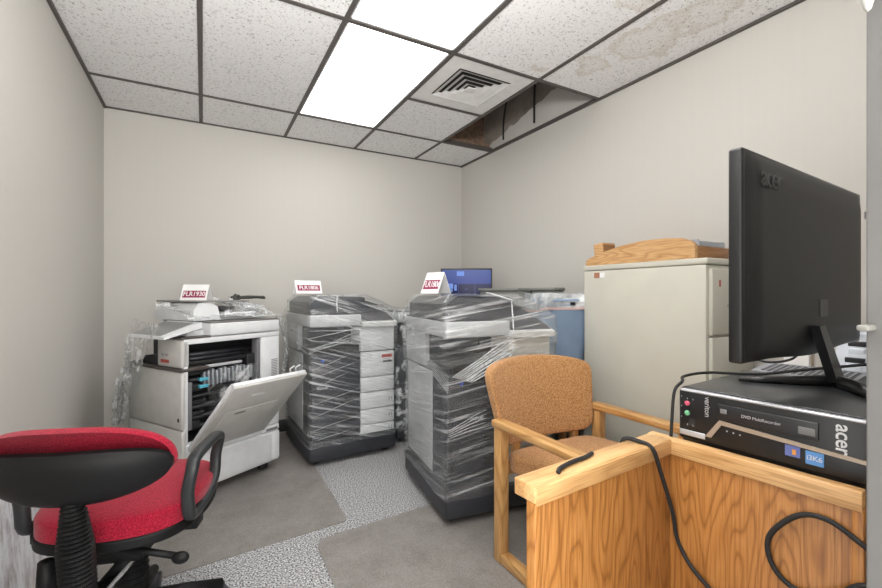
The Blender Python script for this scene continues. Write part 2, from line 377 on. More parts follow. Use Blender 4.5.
# ------------------------------------------------------------------ film helpers
def wrap(rings, amp, seed, nz=40, npr=44, open_top=False, r=.02):
    """loose film shell through rounded-rectangle rings (z,x0,y0,x1,y1)"""
    def ring(z, x0, y0, x1, y1, k, n):
        per = []
        for (ax, ay, bx, by) in ((x0, y0, x1, y0), (x1, y0, x1, y1), (x1, y1, x0, y1), (x0, y1, x0, y0)):
            for i in range(n): per.append((ax + (bx - ax) * i / n, ay + (by - ay) * i / n))
        return per
    def fn(u, v):
        f_ = v * (len(rings) - 1); i = min(int(f_), len(rings) - 2); f_ -= i
        a, b_ = rings[i], rings[i + 1]; q = [a[k] * (1 - f_) + b_[k] * f_ for k in range(5)]
        z, x0, y0, x1, y1 = q
        uu = (u * 4) % 4; s_ = int(uu); g_ = uu - s_
        cs = [(x0, y0), (x1, y0), (x1, y1), (x0, y1)]
        x = cs[s_][0] * (1 - g_) + cs[(s_ + 1) % 4][0] * g_; y = cs[s_][1] * (1 - g_) + cs[(s_ + 1) % 4][1] * g_
        cx_, cy_ = (x0 + x1) / 2, (y0 + y1) / 2
        nx, ny = ((0, -1), (1, 0), (0, 1), (-1, 0))[s_]
        P = Vector((x * 4 + seed, y * 4, z * 22 + x * 6))
        d_ = amp * (noise.noise(P) + .6 * noise.noise(P * 2.3) + .6)
        e = min(g_, 1 - g_); d_ *= min(1, e * 10 + .35)
        return Vector((x + nx * d_ - (0 if e > .02 else 0) * 0, y + ny * d_, z + amp * .5 * noise.noise(P * 1.7)))
    m_ = MB(); return m_, fn
def crumple(m_, p00, p10, p01, p11, nu, nv, amp, seed, fr=6):
    p00, p10, p01, p11 = map(Vector, (p00, p10, p01, p11))
    nrm = (p10 - p00).cross(p01 - p00).normalized()
    def fn(u, v):
        p = p00 * (1 - u) * (1 - v) + p10 * u * (1 - v) + p01 * (1 - u) * v + p11 * u * v
        q = p * fr + Vector((seed, seed * 2, 0))
        n_ = noise.noise_vector(q) + .6 * noise.noise_vector(q * 2.6) + .3 * noise.noise_vector(q * 6)
        return p + amp * n_
    m_.grid(fn, nu, nv)
FILM_DIAG = film_mat('stretch_film_diagonal', .05, .52, (1.6, 1.6, 42), (R(0), R(-17), 0), .50, .72)
FILM_CR = film_mat('crumpled_film', .10, .80, (9, 9, 9), (0, 0, 0), .48, .62)
FILM_SIDE = film_mat('stretch_film_level', .055, .50, (1.4, 1.4, 36), (R(8), R(9), 0), .50, .72)

# ------------------------------------------------------------------ copiers two to four (same build)
def multifunction(label, loc, yaw, variant):
    T = thing('copier', label, 'copier', loc, yaw, 'film-wrapped dark office copiers')
    body = mat('copier_charcoal', (.026, .029, .037), .35)
    grey = mat('copier_cool_grey', (.50, .51, .52), .45)
    colm = M_white if variant != 3 else M_offw
    B = mb(body)
    B.box(0, .004, .17, .345, .66, .74, .006).box(.345, .03, .17, .60, .66, .74, .006)
    B.build('body', T)
    B = mb(mat('copier_base', (.03, .032, .039), .45)); B.box(-.012, -.012, .035, .612, .675, .165, .012); B.build('base', T)
    for (x, y) in ((.05, .05), (.55, .05), (.05, .6), (.55, .6)):
        mb(M_rubber).tube([(x - .02, y, .024), (x + .02, y, .024)], .019, 14).build('caster', T)
    # left side panels in grey
    mb(grey).box(-.006, .20, .20, .002, .62, .73, .004).box(-.004, .33, .74, .03, .66, .93, .004).build('side_panel', T)
    # white column with drawers
    Cn = mb(colm); Cn.box(.345, .0, .56, .605, .05, .735, .008); Cn.box(.345, .0, .455, .605, .05, .555, .006)
    Cn.build('lower_door', T)
    mb(colm).box(.345, .0, .742, .605, .20, .915, .01).build('upper_door', T)
    for (z0, z1) in ((.335, .448), (.226, .329), (.142, .220), (.080, .138)):
        d_ = mb(colm).box(.345, -.002, z0, .605, .05, z1, .006).build('drawer', T)
        mb(M_grey).box(.56, -.004, (z0 + z1) / 2 - .012, .566, -.001, (z0 + z1) / 2 + .012).box(.58, -.004, (z0 + z1) / 2 - .012, .586, -.001, (z0 + z1) / 2 + .012).build('latch_mark', d_)
    # dark drawer fronts on the left
    for (z0, z1) in ((.455, .735), (.335, .448), (.226, .329), (.172, .220)):
        d_ = mb(body).box(.004, -.006, z0, .341, .02, z1, .006).build('drawer', T)
        if z1 < .5:
            mb(M_satin).box(.20, -.008, z1 - .05, .30, -.004, z1 - .008, .004).build('handle', d_)
    # output cavity support, tray
    mb(body).box(.0, .34, .74, .60, .66, .93, .004).box(.345, .20, .74, .60, .34, .93).build('rear_housing', T)
    mb(M_satin).prism([(0.02, .745), (.34, .745), (.34, .79), (.20, .80), (.02, .765)], lambda u, v, w: Vector((u, .02 + .32 * w, v))).build('output_tray', T)
    # scanner slab, feeder
    mb(grey).box(-.012, -.02, .925, .345, .66, 1.005, .010).box(.335, .13, .925, .60, .66, 1.005, .008).build('scanner', T)
    mb(mat('glass_strip', (.03, .03, .035), .15)).box(-.008, .0, 1.004, .345, .65, 1.012, .003).box(.34, .15, 1.004, .59, .65, 1.012, .003).build('scanner_glass', T)
    if variant != 4:
        F_ = mb(body)
        F_.prism([(.0, 1.012), (.38, 1.012), (.38, 1.118), (.34, 1.128), (.06, 1.132), (.0, 1.09)], lambda u, v, w: Vector((u, .01 + .60 * w, v)))
        F_.prism([(.38, 1.012), (.60, 1.012), (.60, 1.03), (.56, 1.04), (.44, 1.085), (.38, 1.10)], lambda u, v, w: Vector((u, .16 + .44 * w, v)))
        F_.build('document_feeder', T)
        mb(M_dark).prism([(.36, 1.118), (.36, 1.126), (.56, 1.066), (.56, 1.058)], lambda u, v, w: Vector((u, .20 + .32 * w, v))).build('feeder_tray', T)
    # control panel
    P_ = mb(mat('panel_white', (.68, .68, .67), .4))
    P_.prism([(-.035, .918), (-.04, .945), (-.02, .952), (.125, 1.008), (.125, .918)], lambda u, v, w: Vector((.345 + .262 * w, u, v)))
    cp = P_.build('control_panel', T)
    mb(mat('panel_keys', (.05, .05, .06), .35)).prism([(-.012, .9545), (.120, 1.0055), (.120, 1.0095), (-.012, .9585)], lambda u, v, w: Vector((.352 + .248 * w, u, v))).build('touch_screen', cp)
    # stickers
    mb(M_red_lbl).box(.505, -.0015, .690, .585, 0, .712).build('red_label', T)
    mb(M_dark).box(.515, -.0015, .655, .585, 0, .668).build('dark_label', T)
    mb(M_blue).ell((.075, -.008, .70), .012, .002, .012).build('round_logo', T)
    text('bizhub', 'lettering', T, .030, fm((1, 0, 0), (0, 0, 1), (.075 if variant == 2 else .16, -.0072, .52)), M_white)
    return T
def film_for(label, T, seed, F1, top=True):
    o_ = MB(); o_.use(F1)
    if top: rings = [(.13, -.012, -.012, .605, .67), (.30, -.008, -.008, .602, .665), (.50, -.006, -.006, .602, .66), (.70, -.006, -.012, .602, .66), (.78, -.02, -.03, .605, .66), (.90, -.02, -.045, .608, .67), (.96, -.02, -.045, .608, .67), (1.02, -.02, -.03, .615, .67), (1.05, -.012, 0, .60, .62), (1.10, -.01, 0, .50, .62), (1.14, .03, .03, .40, .58), (1.145, .18, .22, .26, .34)]
    else: rings = [(.10, -.02, -.02, .62, .68), (.50, -.015, -.012, .612, .67), (.78, -.03, -.03, .615, .67), (.96, -.03, -.085, .625, .675), (1.02, -.02, -.03, .615, .67), (1.03, .2, .2, .4, .4)]
    rings = [(z, x0 - .004, y0 - .004, x1 + .002, y1 + .002) for z, x0, y0, x1, y1 in rings]
    _, fn = wrap(rings, .009, seed); o_.grid(fn, 120, 110, closeu=True)
    o = o_.build('plastic_wrap'); o.location = T.location; o.rotation_euler = T.rotation_euler
    tag(o, label, 'plastic wrap'); return o
c2 = multifunction('dark copier with white right column, middle of the back wall, plastic wrapped', (.62, 2.88, .005 - .005), 3, 2)
c3 = multifunction('nearest dark plastic-wrapped copier, behind the wooden armchair', (1.045, 1.823, .005), -7.4, 3)
c4 = multifunction('dark wrapped copier mostly hidden between the two other dark copiers', (1.31, 3.04, 0), 1, 4)
w2_ = film_for('clear plastic film wrapped around the copier on the back wall', c2, 1.3, FILM_DIAG)
w3 = film_for('clear plastic film wrapped around the copier behind the armchair', c3, 7.7, FILM_SIDE)
film_for('plastic film on the mostly hidden copier in the corner', c4, 4.2, FILM_CR, False)
# taut twisted folds of film on copier 3 and 2
M_fold = film_mat('film_fold', .55, .98, (60, 60, 60), (0, 0, 0), .40, .6)
def folds(T, segs, label, name='gathered_fold'):
    f_ = MB().use(M_fold)
    for (a, b_, r_) in segs:
        a, b_ = Vector(a), Vector(b_); n_ = 14; pts = []
        for k in range(n_ + 1):
            u = k / n_; p = a.lerp(b_, u); q = noise.noise_vector(p * 9) * .006; pts.append(p + q)
        f_.tube(pts, [r_ * (.5 + .5 * math.sin(math.pi * k / n_)) for k in range(n_ + 1)], 5)
    o = f_.build(name, T); o['label'] = label; return o
rnd = random.Random(5)
seg = []
for k in range(9):
    seg.append(((.02 + .012 * k, -.028, .735 - .004 * k), (.33 + rnd.uniform(-.02, .03), -.05, .93 - .014 * k), .0042))
for k in range(7): seg.append(((-.028, .50 - .04 * k, .88 - .02 * k), (0.0, -.022, .735 - .012 * k), .0014))
seg += [((.345, -.055, .94), (.36, -.01, 1.11), .004), ((.345, -.055, .96), (.335, -.03, .76), .003), ((.36, -.03, 1.11), (.22, .02, 1.15), .004)]
seg += [((.0, -.024, .44 + .01 * k), (.20, -.024, .48 + .02 * k), .0016) for k in range(5)]
folds(w3, seg, 'white gathered folds of film fanned across the copier behind the armchair')
seg = [((-.02, -.035, rnd.uniform(.74, .92)), (.34, -.045, rnd.uniform(.80, .93)), .0020) for k in range(7)] + [((-.012, -.02, .20 + .075 * k + rnd.uniform(-.03, .03)), (rnd.uniform(.2, .34), -.02, .24 + .085 * k + rnd.uniform(-.03, .03)), .0010) for k in range(7)]
seg += [((.17, -.03, 1.02), (.175, .0, 1.13), .004), ((.36, -.035, .78), (.60, -.03, .90), .002)]
folds(w2_, seg, 'white gathered folds of film across the copier on the back wall')

# ------------------------------------------------------------------ copier one (white, side cover open)
c1 = thing('copier', 'white copier with its side cover hanging open, behind the red chair', 'copier', (-.089, 2.671, 0.005), 31)
WD, DP = .615, .56
Wh = mat('copier_white', (.70, .715, .73), .42)
Wg = mat('copier_side_grey', (.52, .515, .49), .45)
M_in = mat('copier_inside', (.012, .012, .014), .5)
b_ = mb(Wh)
b_.box(.0, .0, .33, .022, .04, .868, .003).box(.48, .0, .295, WD, DP, .868, .006).box(.0, .0, .868, WD, .04, .898, .004)
b_.box(.0, .0, .06, WD, DP, .255, .008).box(0, .0, .258, .48, .04, .33, .004).box(.48, .0, .258, WD, DP, .293, .004)
b_.build('body', c1)
mb(Wh).box(.13, .205, .74, WD, DP, .89, .004).build('upper_housing', c1)
# front (narrow) face panels
mb(Wg).box(-.014, .0, .41, .02, DP, .722, .010).build('front_door', c1)
mb(Wg).box(-.012, .0, .06, .02, DP, .404, .008).build('paper_drawer', c1)
mb(Wg).box(-.014, .0, .742, .03, .24, .896, .010).build('front_column', c1)
mb(mat('taupe_trim', (.07, .06, .055), .4)).box(-.018, -.003, .722, .14, DP, .740, .004).box(-.018, -.004, .8985, .150, .25, .908, .003).build('dark_trim', c1)
mb(M_in).box(.0, .25, .74, .13, DP - .02, .745).box(.125, .24, .742, .13, DP, .868).build('output_tray', c1)
mb(M_in).prism([(.25, .745), (.25, .80), (.42, .785), (.46, .745)], lambda u, v, w: Vector((.01 + .11 * w, u, v))).build('tray_guide', c1)
mb(M_red_lbl).box(-.016, .12, .765, -.0135, .20, .782).build('red_label', c1)
mb(M_black).box(-.016, .02, .455, -.0135, .035, .475).build('small_sticker', c1)
text('RICOH', 'lettering', c1, .022, fm((0, -1, 0), (0, 0, 1), (-.0145, .16, .808)), M_grey)
# lower front panel of side face
p_ = mb(Wh).box(.01, -.006, .075, .55, .0, .245, .003).box(.555, -.006, .075, WD - .002, .0, .245, .003).build('lower_cover', c1)
mb(M_grey).box(.515, -.0015, .262, .60, 0.0, .276).build('grip_slot', c1)
for k in range(8): pass
v_ = mb(M_grey)
for k in range(12): v_.box(.555, -.001, .60 + .0105 * k, .60, .001, .6045 + .0105 * k)
v_.build('vent_grille', c1)
for (x, y) in ((.07, .07), (.54, .07), (.07, .5), (.54, .5)):
    mb(M_rubber).tube([(x - .022, y, .028), (x + .022, y, .028)], .026, 16).build('caster', c1)
# insides
i_ = mb(M_in)
i_.box(.022, .19, .33, .48, .20, .868).box(.022, .04, .33, .025, .20, .868).box(.477, .04, .33, .48, .20, .868).box(.022, .04, .33, .48, .20, .335).box(.022, .04, .862, .48, .20, .868)
i_.build('inner_frame', c1)
rl = mb(M_dark)
for (z, r_) in ((.80, .014), (.775, .010), (.655, .014), (.56, .010), (.50, .016), (.44, .012), (.385, .012)): rl.tube([(.03, .10, z), (.47, .10, z)], r_, 12)
rl.build('roller', c1)
mb(M_black).box(.03, .05, .745, .45, .14, .765, .003).box(.03, .04, .69, .14, .12, .72, .004).box(.03, .04, .60, .13, .13, .64, .004).box(.03, .06, .52, .16, .13, .545, .003).box(.03, .06, .46, .15, .12, .48, .003).box(.40, .03, .70, .475, .10, .77, .006).box(.03, .05, .40, .12, .12, .43, .003).build('inner_guides', c1)
mb(mat('polished_bar', (.62, .63, .66), .25, metal=.3)).box(.05, .035, .722, .37, .055, .738, .002).build('metal_bar', c1)
q_ = mb(mat('roller_steel', (.4, .42, .46), .3, metal=.5))
for k in range(14): q_.box(.13 + .025 * k, .035, .62, .143 + .025 * k, .07, .70 + .006 * (k % 3), .003)
q_.build('guide_ribs', c1)
mb(mat('handle_cyan', (.10, .42, .55), .4)).box(.10, .02, .655, .15, .05, .672, .003).box(.10, .02, .615, .15, .05, .632, .003).build('blue_handle', c1)
for z in (.36,):
    pass
n_ = mb(Wh)
for k in range(16): n_.box(.004, -.002, .42 + .017 * k, .018, .0, .430 + .017 * k)
n_.build('side_slots', c1)
for bb_ in ((.026, .01, .40, .05, .05, .66, .003), (.455, .01, .34, .478, .06, .86, .002)): mb(mat('inner_grey', (.16, .16, .17), .5)).box(*bb_).build('inner_rail', c1)
# open door
dr = thing('x', '', ''); bpy.data.objects.remove(dr)
dz, dy = .685 - .295, -.385
Ld = math.hypot(dz, dy); ang = math.atan2(dz, -dy)
Md = Matrix.Translation((.0, -.012, .295)) @ Matrix((( 1, 0, 0, 0), (0, -math.cos(ang), math.sin(ang), 0), (0, math.sin(ang), math.cos(ang), 0), (0, 0, 0, 1)))
# local door axes: x along hinge, y up the slope, z to the copier side
d_ = mb(Wg)
d_.box(.018, 0, -.014, .485, Ld, .0, .006, M=Md)
door = d_.build('side_cover', c1)
mb(Wh).box(.018, 0, .0, .028, Ld, .02, .002, M=Md).box(.475, 0, .0, .485, Ld, .02, .002, M=Md).box(.018, Ld - .012, .0, .485, Ld, .02, .002, M=Md).build('cover_rim', door)
fl = mb(Wg).box(.07, .02, -.0185, .40, Ld * .62, -.0135, .002, M=Md).build('cover_flap', door)
mb(M_grey).box(.13, Ld * .56, -.0205, .19, Ld * .585, -.018, M=Md).build('finger_slot', fl)
mb(M_white).box(.16, Ld * .80, -.0165, .24, Ld * .84, -.0135, .002, M=Md).build('grip_recess', door)
hk = mb(Wh)
for x in (.40, .44): hk.tube([Md @ Vector((x, Ld - .03, .018)), Md @ Vector((x, Ld - .01, .05)), Md @ Vector((x + .02, Ld + .012, .05))], .004, 8)
hk.tube([Md @ Vector((.05, Ld * .8, .015)), Md @ Vector((.05, Ld * .8, .05)), Md @ Vector((.06, Ld * .9, .05))], .004, 8)
hk.build('cover_latch', door)
# net of film over the rollers
# scanner and open feeder
mb(Wh).box(.145, -.004, .903, WD, .50, .975, .008).build('scanner', c1)
mb(mat('scanner_rim', (.15, .14, .135), .4)).box(.15, .0, .975, WD - .005, .50, .983, .003).build('scanner_rim', c1)
F_ = mb(Wh).prism([(.0, .99), (.0, 1.05), (.03, 1.09), (.10, 1.098), (.16, 1.07), (.18, .99)], lambda u, v, w: Vector((.11 + u * .9, .10 + .42 * w, v - .002))).build('feeder_head', c1)
mb(Wh).box(.145, .12, .985, .60, .48, 1.0, .005).box(.30, .10, 1.0, .52, .30, 1.03, .006).build('document_cover', c1)
mb(mat('feeder_grey', (.24, .235, .225), .5)).box(.12, .09, 1.094, .46, .52, 1.104, .004).build('feeder_tray', c1)
mb(M_black).box(.24, .30, 1.0, .50, .42, 1.06, .004).build('feeder_inner', c1)
# control panel on its arm
P_ = mb(Wh).prism([(-.10, .905), (-.10, .92), (.10, .985), (.10, .955)], lambda u, v, w: Vector((u, .0 + .35 * w, v))); cp = P_.build('control_panel', c1)
mb(mat('panel_screen', (.22, .22, .22), .3)).prism([(-.092, .9228), (-.092, .925), (.08, .9808), (.08, .9785)], lambda u, v, w: Vector((u, .05 + .29 * w, v))).build('touch_screen', cp)
mb(Wh).box(.05, .06, .895, .16, .2, .935, .004).build('panel_arm', c1)
# loose film on copier 1
def loose(parts, label, m_=None):
    f_ = MB().use(m_ or FILM_CR)
    for a in parts: crumple(f_, *a)
    o = f_.build('plastic_sheet'); o.location = c1.location; o.rotation_euler = c1.rotation_euler; return tag(o, label, 'plastic sheet')
loose([((-.11, .03, .97), (.0, .52, .99), (-.05, .42, .62), (-.06, .62, .60), 30, 40, .018, 2.0, 8),
       ((-.06, .44, .80), (.02, .66, .82), (-.10, .40, .42), (.02, .74, .40), 30, 50, .028, 5.0, 8),
       ((-.09, .50, .64), (.03, .72, .62), (-.14, .46, .36), (.05, .80, .34), 30, 30, .03, 8.0, 9)],
      'clear plastic sheet hanging off the left side of the white copier')
loose([((.05, .02, 1.01), (.62, .02, 1.0), (.05, .40, 1.09), (.62, .40, 1.06), 60, 40, .016, 3.0, 10),
       ((.30, .10, 1.03), (.66, .08, 1.0), (.36, .36, 1.13), (.64, .40, 1.05), 50, 40, .022, 6.0, 12),
       ((.44, .10, 1.06), (.63, .08, 1.02), (.46, .34, 1.12), (.62, .34, 1.08), 40, 40, .03, 9.0, 14)],
      'crumpled clear plastic heaped on top of the white copier')
loose([((.655, .02, 1.0), (.76, .22, 1.0), (.66, -.02, .72), (.86, .20, .74), 30, 50, .022, 4.0, 8),
       ((.66, .0, .74), (.86, .18, .76), (.64, .06, .44), (.78, .22, .46), 30, 50, .026, 7.0, 8)],
      'clear plastic sheet hanging between the white copier and the wrapped copier')
# film netting draped over rollers inside the opening
f_ = MB().use(film_mat('roller_film', .02, .45, (5, 5, 12), (0, R(40), 0), .5, .66))
crumple(f_, (.13, .015, .71), (.46, .015, .72), (.12, -.05, .46), (.40, -.06, .52), 40, 30, .010, 3.3, 9)
o = f_.build('plastic_sheet'); o.location = c1.location; o.rotation_euler = c1.rotation_euler
tag(o, 'crinkled clear film draped over the rollers inside the open copier', 'plastic sheet')
# cable bundle on top
T = thing('cable_bundle', 'dark tangled strap lying on the plastic heap of the white copier', 'cable', (.20, 3.08, 1.105), 31)
o = mb(mat('dark_olive', (.05, .05, .045), .6)).tube(spline([(-.04, -.02, .005), (-.02, .0, .035), (-.01, .01, .008), (.03, .0, .02), (.12, .0, .022), (.2, .0, .016)]), .010, 8).tube(spline([(-.05, .0, .02), (0, 0, .03), (.04, .01, .016), (.2, .01, .022)]), .008, 8).build('cable_loop', T)

# ------------------------------------------------------------------ tent cards
def tent(label, loc, yaw, w, h, txt, spread=.05):
    T = thing('tent_card', label, 'tent card', loc, yaw)
    cd = mb(M_paper)
    th = .0012
    cd.prism([(0 - spread, 0), (0, h), (spread, 0), (spread - th * 2, 0), (0, h - th * 4), (-spread + th * 2, 0)], lambda u, v, q: Vector((-w / 2 + w * q, u, v)))
    cd.build('card', T)
    sl = Vector((0, spread, h)).normalized()
    Mx = fm((1, 0, 0), sl, Vector((0, -spread, 0)) + sl * (h * .46) + Vector((0, -.0012, 0)))
    b2 = mb(M_magenta).box(-w * .43, -h * .23, -.0002, w * .43, h * .23, .0004, M=Mx).build('printed_band', T)
    text(txt, 'lettering', T, h * .42, Mx @ Matrix.Translation((0, 0, .0006)), M_paper, .0002, True, 1.0 * w / .17)
    return T
tent('white tent card with a magenta band on top of the open white copier', (-.035, 3.02, 1.105), -22, .15, .10, 'FLR1930')
tent('white card with a magenta band standing on the copier against the back wall', (.625, 3.00, 1.150), 12, .185, .088, 'FLR1806', .03)
tent('white tent card seen from its side, on the copier behind the armchair', (1.11, 2.06, 1.150), -76, .14, .115, 'FLR1806', .05)

# ------------------------------------------------------------------ blue screen, grey cabinets, wooden table, bin
M_gcab = mat('cabinet_grey_green', (.25, .26, .24), .45)
def gcab(x0, y0, x1, y1, z, label):
    T = thing('filing_cabinet', label, 'cabinet', ((x0 + x1) / 2, (y0 + y1) / 2, 0)); hx, hy = (x1 - x0) / 2, (y1 - y0) / 2
    mb(M_gcab).box(-hx, -hy, 0, hx, hy, z - .02, .004).build('body', T)
    mb(M_gcab).box(-hx - .012, -hy - .012, z - .02, hx, hy + .012, z, .004).build('top', T)
    return T
gcab(1.96, 2.40, 2.32, 2.88, 1.19, 'taller grey cabinet behind the wrapped copier and left of the blue bin')
gcab(2.05, 2.13, 2.13, 2.36, 1.19, 'narrow grey-green cabinet rising just behind the blue bin')
T = thing('television', 'black-framed flat screen showing a blue picture in the far corner', 'screen', (1.98, 3.12, 0), -33)
T.scale = (.9, 1, 1)
mb(M_black).box(-.245, -.012, 1.02, .245, .03, 1.365, .006).build('frame', T)
m, t, b = nmat('blue_screen'); L = t.links.new
tc = N(t, 'ShaderNodeTexCoord'); sp = N(t, 'ShaderNodeSeparateXYZ'); L(tc.outputs['Object'], sp.inputs[0])
r = ramp(t, [(0, (.012, .014, .07)), (.60, (.014, .018, .09)), (.64, (.06, .10, .42)), (1, (.10, .16, .50))])
mr = N(t, 'ShaderNodeMapRange'); mr.inputs['From Min'].default_value = 1.03; mr.inputs['From Max'].default_value = 1.355; L(sp.outputs[2], mr.inputs['Value']); L(mr.outputs[0], r.inputs[0])
b.inputs['Base Color'].default_value = (.01, .01, .02, 1); b.inputs['Roughness'].default_value = .15
L(r.outputs[0], b.inputs['Emission Color']); b.inputs['Emission Strength'].default_value = .6; b.inputs['Specular IOR Level'].default_value = .15
mb(m).box(-.233, -.0135, 1.032, .233, -.0115, 1.353).build('screen', T)
M_cy = mat('screen_cyan', (.16, .26, .62), .5, emit=.35, spec=.1)
for (x0, z0, x1, z1) in ((-.19, 1.19, -.125, 1.235), (-.115, 1.175, -.09, 1.225), (-.185, 1.165, -.13, 1.185), (-.09, 1.30, -.02, 1.34)): mb(M_cy).box(x0, -.0145, z0, x1, -.0135, z1).build('screen_tile', T)
q = mb(mat('screen_line', (.03, .04, .2), .3, emit=.5))
for x in (-.075, .08): q.box(x, -.0142, 1.035, x + .003, -.0135, 1.24)
q.box(-.23, -.0142, 1.135, .23, -.0135, 1.138)
for (x, z) in ((0, 1.185), (.155, 1.185), (0, 1.09), (.155, 1.09)): q.box(x - .014, -.0142, z, x + .014, -.0135, z + .004)
q.build('screen_grid', T)
mb(M_black).tube([(0, .04, .62), (0, .04, 1.2)], .02).box(-.14, -.04, .0, .14, .16, .02, .004).box(-.02, .02, .02, .02, .06, .62).build('stand', T)
OAK_H = oak('oak_side_table', 'X', (.36, .18, .07), (.24, .10, .03), (.42, .23, .10))
T = thing('side_table', 'brown wooden table carrying the blue bin behind the armchair', 'table', (2.04, 2.02, 0))
mb(mat('table_laminate', (.30, .24, .18), .5)).box(-.27, -.235, .735, .285, .08, .757, .003).build('table_top', T)
for (x, y) in ((-.25, -.22), (.25, -.22), (-.25, .04), (.25, .04)): mb(OAK_H).box(x, y, 0, x + .03, y + .03, .735).build('leg', T)
mb(OAK_H).box(-.25, -.225, .45, .28, -.205, .735).box(-.262, -.22, .45, -.25, .07, .735).build('apron', T)
T = thing('waste_bin', 'blue plastic waste bin with a clear and pink liner, standing on the brown table', 'bin', (1.895, 1.945, .757), -25)
M_bin = mat('bin_blue', (.21, .29, .41), .5)
def binf(u, v, off=0):
    a = u * 2 * math.pi; k = .82 + .18 * v; p = .28
    cx_, sx_ = math.cos(a), math.sin(a)
    x = math.copysign(abs(cx_) ** p, cx_) * (.160 * k + off); y = math.copysign(abs(sx_) ** p, sx_) * (.125 * k + off)
    return x, y
o = mb(M_bin)
o.grid(lambda u, v: Vector((*binf(u, v), .36 * v)), 64, 8, closeu=True)
o.grid(lambda u, v: Vector((*binf(u, v, -.004), .005 + .355 * v)), 64, 8, closeu=True)
o.grid(lambda u, v: Vector((binf(u, 0)[0] * v, binf(u, 0)[1] * v, 0)), 64, 2, closeu=True)
o.grid(lambda u, v: Vector((*binf(u, 1, -.004 + .012 * v), .36 - .012 * (v > .5))), 64, 2, closeu=True)
o.build('bin_body', T)
mb(M_satin).box(.03, -.140, .325, .055, -.13, .342).build('hole', T)
Lm = film_mat('liner_film', .45, .95, (7, 7, 9), (0, 0, 0), .40, .6, (.72, .75, .77))
Lp = mat('liner_pink', (.62, .42, .38), .5)
def lin(u, v):
    a = u * 2 * math.pi; x, y = binf(u, 1, .012 + .008 * math.sin(a * 9) + .006 * math.sin(a * 17))
    z = .392 - .075 * v + .012 * noise.noise(Vector((a * 2.2, v * 3, 0))) - .025 * v * (1 + math.sin(a * 2 + 1)) * .5
    k = 1 + .05 * noise.noise(Vector((a * 4, v * 4, 3)))
    return Vector((x * k, y * k, z))
o = mb(Lm); o.grid(lin, 90, 8, closeu=True)
o.grid(lambda u, v: Vector((*[c_ * (1 - .35 * v) for c_ in lin(u, 0)[:2]], lin(u, 0)[2] - .07 * v * v + .01 * math.sin(u * 40) * v)), 90, 6, closeu=True)
o.build('liner', T)
o = mb(Lp); o.grid(lambda u, v: lin(u, 1) * 1.0 + Vector((0, 0, -.012 * v)), 90, 2, closeu=True); o.build('liner_hem', T)

# ------------------------------------------------------------------ beige filing cabinet and what lies on it
T = thing('filing_cabinet', 'tall beige four-drawer filing cabinet against the right wall', 'cabinet', (2.12, 1.425, 0))
hx, hy = .19, .345
b_ = mb(M_beige).box(-hx, -hy + .002, .03, hx, hy, 1.277, .004).box(-hx + .02, -hy + .03, 0, hx - .02, hy - .02, .03).build('body', T)
mb(M_beige).box(-hx - .003, -hy - .006, 1.279, hx + .003, hy + .003, 1.308, .006).build('top', T)
for k in range(4):
    z0 = .05 + k * .305
    d_ = mb(M_beige).box(-hx + .018, -hy - .016, z0, hx - .018, -hy + .002, z0 + .295, .005).build('drawer', T)
    mb(M_chrome).tube(spline([(-.06, -hy - .02, z0 + .13), (-.05, -hy - .045, z0 + .13), (.05, -hy - .045, z0 + .13), (.06, -hy - .02, z0 + .13)], 4), .006, 8).build('handle', d_)
    mb(M_chrome).box(-.04, -hy - .020, z0 + .18, .04, -hy - .016, z0 + .22, .001).build('card_holder', d_)
mb(mat('sticker_brown', (.36, .16, .09), .6)).box(-hx - .001, .235, 1.236, -hx, .272, 1.266).build('brown_sticker', T)
mb(M_paper).box(-hx - .001, .200, 1.237, -hx, .233, 1.266).build('white_sticker', T)
mb(M_red_lbl).box(-.12, -hy - .018, 1.18, -.11, -hy - .016, 1.21).build('red_sticker', T)
OAK_L = oak('oak_light', 'Y', (.58, .34, .15), (.38, .18, .06), (.68, .44, .22), rs=13)
OAK_D = oak('oak_shade', 'X', (.33, .15, .05), (.2, .08, .02), (.40, .2, .07))
T = thing('wooden_organizer', 'light oak desk shelf with sloping side lying on the beige filing cabinet', 'wooden shelf', (1.945, 1.14, 1.309), 0)
mb(OAK_L).prism([(.0, .001), (.0, .064), (.02, .082), (.06, .098), (.15, .107), (.26, .108), (.40, .094), (.53, .066), (.60, .044), (.63, .030), (.63, .001)], lambda u, v, w: Vector((.022 * w, u, v))).build('side_panel', T)
mb(OAK_D).box(.022, .0, .001, .35, .02, .058, .001).build('end_panel', T)
mb(OAK_L).box(.022, .02, .001, .36, .63, .012).build('shelf_board', T)
T = thing('wooden_block', 'short oak block tilted behind the light oak shelf, at the far end of the cabinet', 'wood block', (2.10, 1.775, 1.335), 0)
mb(OAK_L).box(-.05, -.045, .0, .06, .02, .11, .002, M=Matrix.Rotation(R(-8), 4, 'X')).build('block', T)
mb(OAK_D).box(-.045, -.048, .06, .055, -.044, .10, M=Matrix.Rotation(R(-8), 4, 'X')).build('dark_end', T)
T = thing('letter_tray', 'grey plastic tray lying on top of the oak shelf end', 'tray', (2.08, 1.24, 1.37), 0)
mb(mat('tray_grey', (.36, .38, .42), .4)).box(-.09, -.09, .0, .12, .14, .006, .001).box(-.09, -.09, .0, -.084, .14, .03, M=None).box(-.09, -.095, .0, .12, -.089, .022).box(.114, -.09, .0, .12, .14, .03).build('tray', T)

